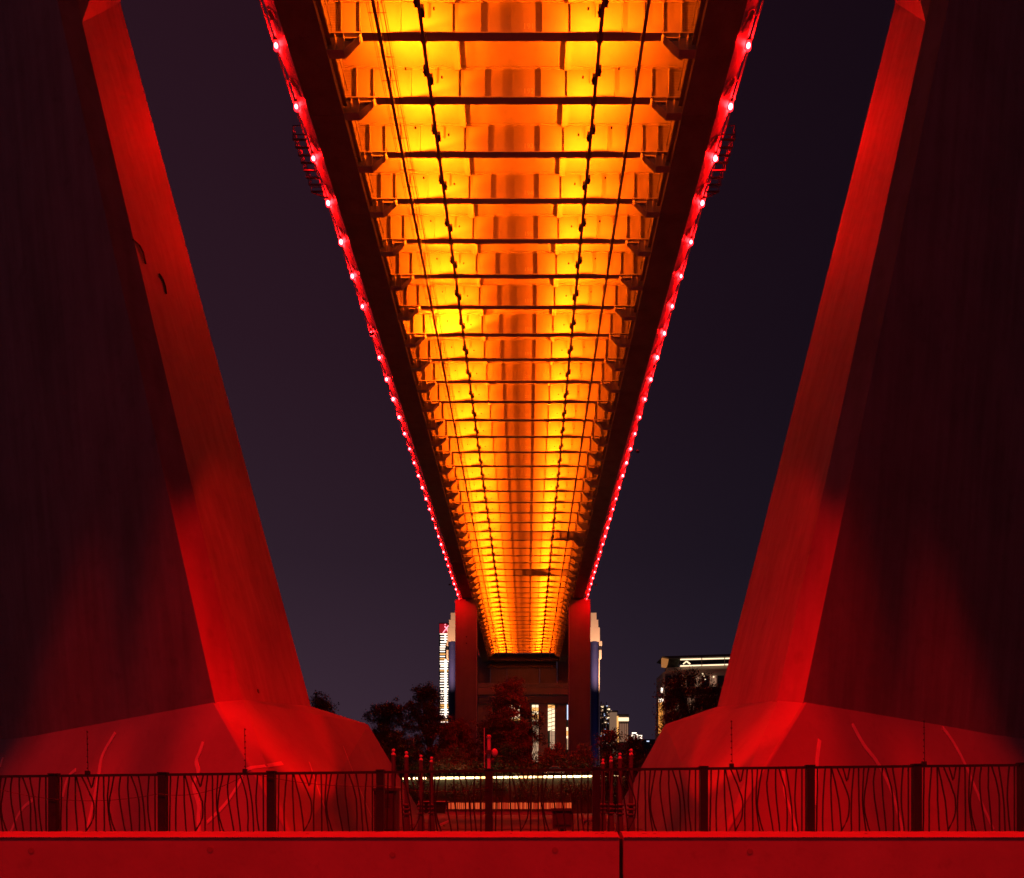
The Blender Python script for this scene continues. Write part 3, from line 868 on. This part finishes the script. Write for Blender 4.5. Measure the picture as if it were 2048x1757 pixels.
tree('dark tree crossing the left windows of the building with the lit roof', 1347, 1364, 98, 42, 15, 44, 60, leaf=.26, low=.2, crad=.9)
tree('dark tree crossing the right windows of the building with the lit roof', 1416, 1352, 103, 40, 16, 44, 60, leaf=.26, low=.2, crad=.9)
tree('dark tree tip showing beside the left leaning leg', 640, 1397, 112, 30, 12, 30, 90, leaf=.3)
tree('low dark shrub tree at the left end of the bank', 800, 1478, 130, 52, 13, 34, 110, low=.1)
tree('low dark shrub tree in the gap left of the pole with the dish', 905, 1497, 129, 50, 14, 34, 110, m='leaf_redlit', low=.1)
tree('dark shrub tree just right of the pole with the dish', 1005, 1490, 129, 44, 15, 34, 110, m='leaf', low=.1)
# hedge mass on the bank
rng = random.Random(21); hm = MB()
for i in range(420):
    px = rng.uniform(735, 1330); Y = rng.uniform(127.5, 132)
    leaf_quads(hm, P(px, rng.uniform(1522, 1556), Y), 1.3, 34, .36, rng)
o = hm.build('hedge', M['leaf'], fix=False); o['kind'] = 'stuff'
hm = MB()
for i in range(160):
    px = rng.uniform(800, 1270)
    leaf_quads(hm, P(px, rng.uniform(1563, 1600), 124.6), .7, 30, .3, rng, .9)
o = hm.build('ivy', M['leaf'], fix=False); o['kind'] = 'stuff'

# ================================================================== CITY BEHIND
WARM = (1, .72, .42)
M['win_w'] = emis('lit_window_warm', WARM, 1.7)
M['win_o'] = emis('lit_window_orange', (1,.45,.12), 1.3)
M['win_dim'] = emis('lit_window_dim', (1,.5,.3), .28)
M['win_c'] = emis('lit_window_cool', (.6,.7,1), 1.4)
M['stripe'] = emis('striplight', (1,.78,.62), 2.6)
M['stripe_r'] = emis('striplight_red', (1,.03,.05), 1.2)
M['stripe_w'] = emis('striplight_hot', (1,.22,.28), 3)
M['sign_red'] = emis('sign_red', (1,.02,.04), .35)
M['flood_beige'] = M['beige']
def bpart(t, name, x0, x1, y0, y1, Y, m, d=1.0, back=0):
    b = MB(); b.box(bx(x0,Y)-t.location.x, bx(x1,Y)-t.location.x, back, back+d, PZ(y1,Y), PZ(y0,Y)); return b.build(name, m, t)
# striped light tower
Y = 620
t = thing('light_tower', 'narrow high-rise striped with white light bars, red sign on top', 'skyscraper', (bx(888,Y), Y, 0))
bpart(t, 'body', 878, 898, 1246, 1606, Y, M['glassdark'], 30)
rng = random.Random(2)
yy = 1268
while yy < 1447:
    w0 = 880 + rng.choice((0,0,1)); right = 896 if (yy > 1318 or yy < 1286) else 890
    bpart(t, 'light_bar', w0, right + rng.choice((0,1,0)), yy, yy + rng.uniform(1.2, 2.4), Y, rng.choice((M['stripe'],)*5 + (M['win_o'],)), .4, -.5)
    yy += rng.uniform(4.2, 5.6)
bpart(t, 'light_bar', 889.6, 892.2, 1268, 1286, Y, M['stripe'], .4, -1.0)
bpart(t, 'light_bar', 889.6, 893.0, 1319, 1440, Y, M['stripe'], .4, -1.0)
bpart(t, 'sign_board', 879, 895, 1248.5, 1266.5, Y, M['sign_red'], .5, -.6)
# the sign's mark: strokes of a small glowing character
mk = MB()
for a, c in (((889.5,1249.2),(891.5,1249.6)), ((889,1253),(894,1257)), ((897,1251.5),(892.5,1257.5)), ((896.5,1256),(893,1257.5)),
             ((889.8,1252.5),(890.6,1256)), ((893,1257),(886,1266)), ((893.6,1258),(895,1263))):
    p, q = P(*a, Y-1.4), P(*c, Y-1.4)
    mk.bar(p - t.location, q - t.location, .7, .55)
mk.build('sign_mark', M['stripe_w'], t)
# second striped tower seen between the columns
t = thing('striped_tower', 'slim white-striped tower seen just inside the left far column', 'skyscraper', (bx(956,Y), Y+20, 0))
bpart(t, 'body', 950, 962, 1300, 1606, Y+20, M['glassdark'], 25)
bpart(t, 'crown', 951, 959, 1296, 1317, Y+20, M['stripe_r'], 2, -2.5)
bpart(t, 'light_bar', 953.6, 956.2, 1318, 1369, Y+20, M['stripe'], .4, -1)
yy = 1319
while yy < 1470:
    if yy < 1372 or yy > 1408: bpart(t, 'light_bar', 952.3 + (1.4 if yy > 1372 else 0), 958 + (3.5 if 1408 < yy < 1425 else 0), yy, yy + rng.uniform(1.2, 2.0), Y+20, M['stripe'], .4, -.5)
    yy += rng.uniform(3.6, 5.2)
bpart(t, 'light_bar', 956, 967, 1366.3, 1368.5, Y+20, M['stripe'], .4, -2)

# blue and beige gate building
Y = 420
t = thing('gate_building', 'tall building of blue round towers under stepped beige caps', 'building', (bx(1048,Y), Y, 0))
for cx, s in ((905, -1), (1189.5, 1)):
    X = bx(cx,Y) - t.location.x; r = 8*Y/1520
    b = MB(); b.lathe([(r,0),(r,PZ(1283,Y))], 24, (X,r,0)); b.build('round_tower', M['blue'], t, smooth=False)
    for k in range(24):
        zz = PZ(1500 - k*9.0, Y); b = MB(); b.lathe([(r+.02,zz),(r+.06,zz+.05),(r+.06,zz+.14),(r+.02,zz+.2)], 24, (X,r,0)); b.build('seam', M['blue'], t)
    for (w0, w1, ya, yb) in ((-9, 10, 1255, 1282.6), (-8, 7, 1240, 1254.8), (-8, 3.5, 1226, 1239.8)):
        xa, xb = (cx+w0, cx+w1) if s > 0 else (cx-w1, cx-w0)
        bpart(t, 'cap', xa, xb, ya, yb, Y, M['beige'], 16)
    xa, xb = (cx+8.6, cx+14.5) if s > 0 else (cx-12, cx-8.6)
    bpart(t, 'balcony', xa, xb, 1283, 1292, Y, M['beige'], 4)
    bpart(t, 'balcony', xa, xb - (1 if s > 0 else 0), 1300.5, 1317, Y, M['beige'], 4)
    bpart(t, 'balcony_glass', xa, xb-.6, 1292.2, 1300.3, Y, M['glassdark'], 3, .3)
    if s > 0: bpart(t, 'corner_pier', 1197.6, 1199.2, 1318, 1606, Y, M['beige'], 3)
# lit hall behind the piers
Y = 330
t = thing('lit_hall', 'brightly lit glazed hall behind the pier columns under the blue beam', 'building', (bx(1080,Y), Y, 0))
bpart(t, 'back_wall', 940, 1178, 1400, 1606, Y, M['darkwall'], 4, 3)
rng = random.Random(31)
def win(x0, x1, y0, y1, m):
    bpart(t, 'window', x0, x1, y0, y1, Y, m, .3)
for (x0, x1, y0, y1) in ((1018,1040,1408,1442), (1064,1078,1408,1440), (1095,1111,1408,1463), (1133,1142,1455,1478)):
    yy = y0
    while yy < y1:
        h = rng.uniform(6, 14); e = min(y1, yy+h)
        win(x0, x1, yy, e-.7, rng.choice((M['win_w'], M['win_w'], M['win_o']))); yy = e
for (x0, x1, y0, y1) in ((1064,1077,1440,1525), (1100,1111,1463,1500), (1134,1141,1478,1500)):
    yy = y0
    while yy < y1:
        e = min(y1, yy+9); win(x0, x1, yy, e-.5, M['win_dim2'] if 'win_dim2' in M else M.setdefault('win_dim2', emis('lit_window_soft', (1,.6,.36), .5))); yy = e
win(1134, 1137, 1408, 1440, M['win_c'])
for i in range(7):
    y = 1410 + i*8; b = MB(); a, c = P(1096,y+5,Y-.5), P(1111,y,Y-.5); b.bar(a - t.location, c - t.location, .25, .25); b.build('mullion', M['facade'], t)
for x in (1071, 1103.5): bpart(t, 'mullion', x-.4, x+.4, 1408, 1500, Y, M['facade'], .2, -.6)

# right-hand group: glass tower with coloured lights
Y = 520
t = thing('glass_tower', 'dark glass block sprinkled with small white and blue lights right of the blue tower', 'building', (bx(1208,Y), Y, 0))
bpart(t, 'body', 1199, 1219, 1412, 1606, Y, M['glassdark'], 20)
for (x0, x1, y0) in ((1201,1203,1404), (1206,1208,1408), (1212,1213.5,1405), (1216,1217,1410)):
    bpart(t, 'fin', x0, x1, y0, 1470, Y, M['facade'], 1, -1.2)
rng = random.Random(4)
for i in range(56):
    x = rng.uniform(1200, 1217); y = rng.uniform(1412, 1492); w = rng.choice((.8, 1.2, 3.2, 1.6))
    bpart(t, 'window', x, x+w, y, y+rng.choice((1.0,1.4,3.0)), Y, rng.choice((M['win_c'], M['win_w'], M['win_dim'], M['win_dim'])), .2, -1.6)
t = thing('office_block', 'beige office block with a bright band under its roof', 'building', (bx(1240,Y), Y, 0))
bpart(t, 'wing', 1220, 1234, 1425, 1606, Y, M['office'] if 'office' in M else M.setdefault('office', emis('stone_glow', (.9,.5,.3), .22)), 20)  # wing stone glows by itself, standing in for uplighting
bpart(t, 'body', 1234.2, 1257, 1429, 1606, Y, M['facade'], 20, -1)
bpart(t, 'light_band', 1236, 1257, 1436, 1443, Y, M['win_w'], .3, -1.4)
bpart(t, 'light_band', 1233.2, 1236.5, 1433, 1486, Y, M['win_o'], .3, -1.4)
for i in range(5): bpart(t, 'window', 1239+i*3.6, 1241+i*3.6, 1448, 1484, Y, M['win_dim'], .2, -1.3)
bpart(t, 'roof', 1220, 1236, 1421.5, 1425, Y, M['facade'], 20)
Y = 800
t = thing('distant_block', 'tiny far block outlined in bright warm lights above the trees', 'building', (bx(1272,Y), Y, 0))
bpart(t, 'body', 1262, 1285, 1470, 1606, Y, M['facade'], 20)
for (x0, x1, y0, y1) in ((1264,1273,1465.5,1468), (1262,1268,1470,1472.2), (1270,1276,1469,1471), (1276,1284,1471,1473), (1262,1284,1476,1478.6), (1263,1265,1472,1477), (1268,1270,1472,1477), (1274,1276,1472,1477), (1281,1283,1472,1478)):
    bpart(t, 'light_band', x0, x1, y0, y1, Y, M['stripe'], .4, -.5)
t = thing('distant_shed', 'low far roofline with one pale light beside the right footing', 'building', (bx(1300,Y), Y, 0))
bpart(t, 'body', 1284, 1345, 1479, 1606, Y, M['glassdark'], 20)
bpart(t, 'light_band', 1293, 1298.5, 1482, 1484, Y, M['win_c'], .4, -.5)
# building with the lit roof
Y = 300
t = thing('rooftop_building', 'stone building with a floodlit flat roof canopy behind the wispy tree', 'building', (bx(1390,Y), Y, 0))
def quad(name, pts, m, d=1.5, back=0):
    b = MB(); v = [P(px, py, Y) - t.location + Vector((0,back,0)) for px, py in pts]; w = [p + Vector((0,d,0)) for p in v]
    n = len(v)
    b.add(v + w, [tuple(range(n)), tuple(range(n,2*n))[::-1]] + [(i, i+n, (i+1) % n+n, (i+1) % n) for i in range(n)])
    return b.build(name, m, t)
quad('wall', [(1334,1341),(1480,1338),(1480,1606),(1318,1606),(1325,1400),(1325,1346)], M['office2'] if 'office2' in M else M.setdefault('office2', mat('warm_stone', (.42,.30,.25), .7, .12, .15)), 14)
quad('roof', [(1322,1316),(1335,1315.5),(1480,1310.5),(1480,1316),(1336,1320)], M['cabinet'], 14, -3)
quad('soffit', [(1323,1317.5),(1336,1320.3),(1334,1330),(1332,1336),(1323,1334.5)], M['soffit_glow'] if 'soffit_glow' in M else M.setdefault('soffit_glow', emis('glow_soffit', (.8,.30,.08), .45)), 2, -1.5)  # light on the soffit is put in as a glowing colour
quad('stair_core', [(1337,1320.5),(1357,1319.5),(1357,1336),(1335,1336)], M['darkwall'], 6, -.5)
quad('parapet', [(1334,1336.4),(1480,1332),(1480,1338),(1334,1342)], M['facade'], 6, -1)
for (xa, xb) in ((1358,1400.5),(1402.5,1446),(1448,1480)):
    quad('light_band', [(xa,1320.2-(xa-1358)*.025),(xb,1320.2-(xb-1358)*.025),(xb,1322.6-(xb-1358)*.025),(xa,1322.6-(xa-1358)*.025)], M['win_w'], .3, -2)
    quad('light_band', [(xa,1333-(xa-1358)*.03),(xb,1333-(xb-1358)*.03),(xb,1335.4-(xb-1358)*.03),(xa,1335.4-(xa-1358)*.03)], M['win_w'], .3, -2)
for x in (1358, 1401.5, 1446.5): quad('post', [(x-.4,1320),(x+.4,1320),(x+.4,1335),(x-.4,1335)], M['facade'], .4, -2.2)
b = MB(); a_, b_, c_ = P(1366.5,1328.5,Y-2.4), P(1373,1323,Y-2.4), P(1380.5,1328.5,Y-2.4)
b.bar(a_-t.location, b_-t.location, .5, .45); b.bar(b_-t.location, c_-t.location, .5, .45); b.build('roof_mark', M['win_w'], t)
for (y0, y1) in ((1352,1374),(1379,1390),(1397,1420),(1428,1450)):
    for i in range(8):
        x = 1330 + i*15; quad('window', [(x,y0),(x+12.5,y0-.3),(x+12.5,y1-.3),(x,y1)], M['glassdark'] if rng.random() < .8 else M['win_dim'], .3, -.35)
quad('corner_glow', [(1316.5,1400),(1324.3,1400),(1324.3,1480),(1316.5,1480)], M['edge_glow'] if 'edge_glow' in M else M.setdefault('edge_glow', emis('lit_edge_glow', (1,.36,.06), .9)), 1, -1.5)  # lit wall edge put in as a glowing strip, no lamp
quad('lantern', [(1316,1399),(1325,1399),(1325,1406),(1316,1406)], M['stripe'], .6, -2.4)
quad('lantern', [(1320.5,1377.5),(1324,1377.5),(1323,1387),(1320,1387)], M['stripe'], .6, -2.4)
for (x, y) in ((1402,1350),(1405,1354),(1407,1361),(1424,1355.5)):
    quad('lantern', [(x,y-1.3),(x+2.2,y-1.3),(x+2.2,y+1.6),(x,y+1.6)], M['win_w'], .4, -2)
# far skyline
b = MB(); b.box(-700, 700, 1200, 1210, 0, 55)
setting(b.build('skyline', M['glassdark']))

# ================================================================== RED FLOODLIGHTS
def floodlight(label, loc, target):
    t = thing('floodlight', label, 'floodlight', loc, 'red floodlights')
    d = (Vector(target) - Vector(loc)).normalized()
    b = MB(); p = Vector((0,0,0)); b.bar(p - d*.42, p - d*.16, .42, .34); b.bar(p - d*.3, Vector((0,0,-.28)) if loc[2] < 5 else Vector((0,0,.5)), .06)
    b.build('housing', M['cabinet'], t)
    return t
def flood(label, loc, target, power, angle, blend, radius=.25):
    t = floodlight(label, loc, target)
    d = (Vector(target) - Vector(loc)).normalized()
    o = spot('beam', Vector(loc), target, power, RED, angle, blend, radius)
    return o
for s, nm in ((-1, 'left'), (1, 'right')):
    m0 = -.75
    # ground flood between the legs lights the opposite leg's foot up to about eight metres
    flood(f'red ground floodlight aimed at the {nm} leg', (m0 - s*6.0, 25.8, .35), (m0 + s*11, 36.8, 8.2), 28000, 34, .3, .3)
    # floods hung at the deck edge, straight above the footings
    for xl, xx, yy, ww in ((13.6, 10.5, 28, 'inner'), (14.9, 18, 30.5, 'middle'), (16.2, 27.5, 34, 'outer')):
        flood(f'red floodlight hung above the {nm} footing, aimed at its {ww} part', (m0 + s*xl, 21, 49.5), (m0 + s*xx, yy, 0), 90000 if ww != 'outer' else 112000, 21 if ww != 'outer' else 24, .55, .4)
    # added fill from the opposite deck edge onto the footing's inner flank
    flood(f'added red fill light, unseen at the opposite deck edge, aimed at the flank of the {nm} footing', (m0 - s*14.6, 44, 49.5), (m0 + s*9.5, 50, 1), 50000, 27, .7, .4)
    # added weak fill, unseen behind the camera, evening out the outer leg faces
    flood(f'added red fill light unseen behind the camera, washing the {nm} leg', (m0 + s*15.5, -24, 49.5), (m0 + s*21, 37, 20), 8000, 70, 1, .5)
    # spots added beside edge lamps to strengthen their light on the upper leg
    for n, pw, tz in ((12, 7000, 38), (14, 8000, 31)):
        spot('beam', (BX + s*17.1, SP*(n+.44), hz(51.2)), (m0 + s*(11.8+.25*(tz-1.6)), 39, tz), pw, RED, 30, 1, .25)
flood('red floodlight hung above the parapet, left', (-15.5, -3, 49.5), (-5, 13, 0), 100000, 44, .7, .5)
flood('red floodlight hung above the parapet, right', (14, -3, 49.5), (6, 13, 0), 100000, 44, .7, .5)
# red wash on the paving; the column and bank lights are added fill
flood('red floodlight washing the paving between the footings', (-15.8, 78, 49.5), (-2, 100, 0), 110000, 60, .8, .5)
for s, nm in ((-1, 'left'), (1, 'right')):
    flood(f'added red fill light aimed at the top of the {nm} far column', (BX+s*16.7, YP-5, 51.8), (BX+s*14.0, YP, 44), 5500, 100, 1, .3)
flood('added red fill light over the bank of trees', (15, 104, 49.5), (-2, 138, 4), 75000, 60, .8, .5)
# white floods on the ground in front of the city buildings; the blue beam light is added fill
for lab, (px, Y0, z), (tx, ty, TY), pw, ang in (
        ('white floodlight aimed at the cap of the left blue tower', (872, 395, 50), (905, 1262, 420), 330000, 70),
        ('white floodlight aimed at the cap of the right blue tower', (1222, 395, 50), (1194, 1262, 420), 400000, 70),
        ('white floodlight grazing the right blue tower', (1226, 395, 3), (1192, 1380, 420), 12000, 90),
        ('added fill light below the blue beam of the end pier', (1100, 238, 6), (1050, 1400, 259), 1500, 70),  # fill added to brighten the blue beam
        ('white floodlight aimed at the building with the lit roof', (1330, 282, 12), (1390, 1365, 300), 9000, 120)):
    t = floodlight(lab, (bx(px, Y0), Y0, z), P(tx, ty, TY)); t['group'] = 'white floodlights on buildings'
    spot('beam', t.location, P(tx, ty, TY), pw, (.62, .5, 1) if 'grazing' in lab else (1, .50, .28), ang, .8, .4)
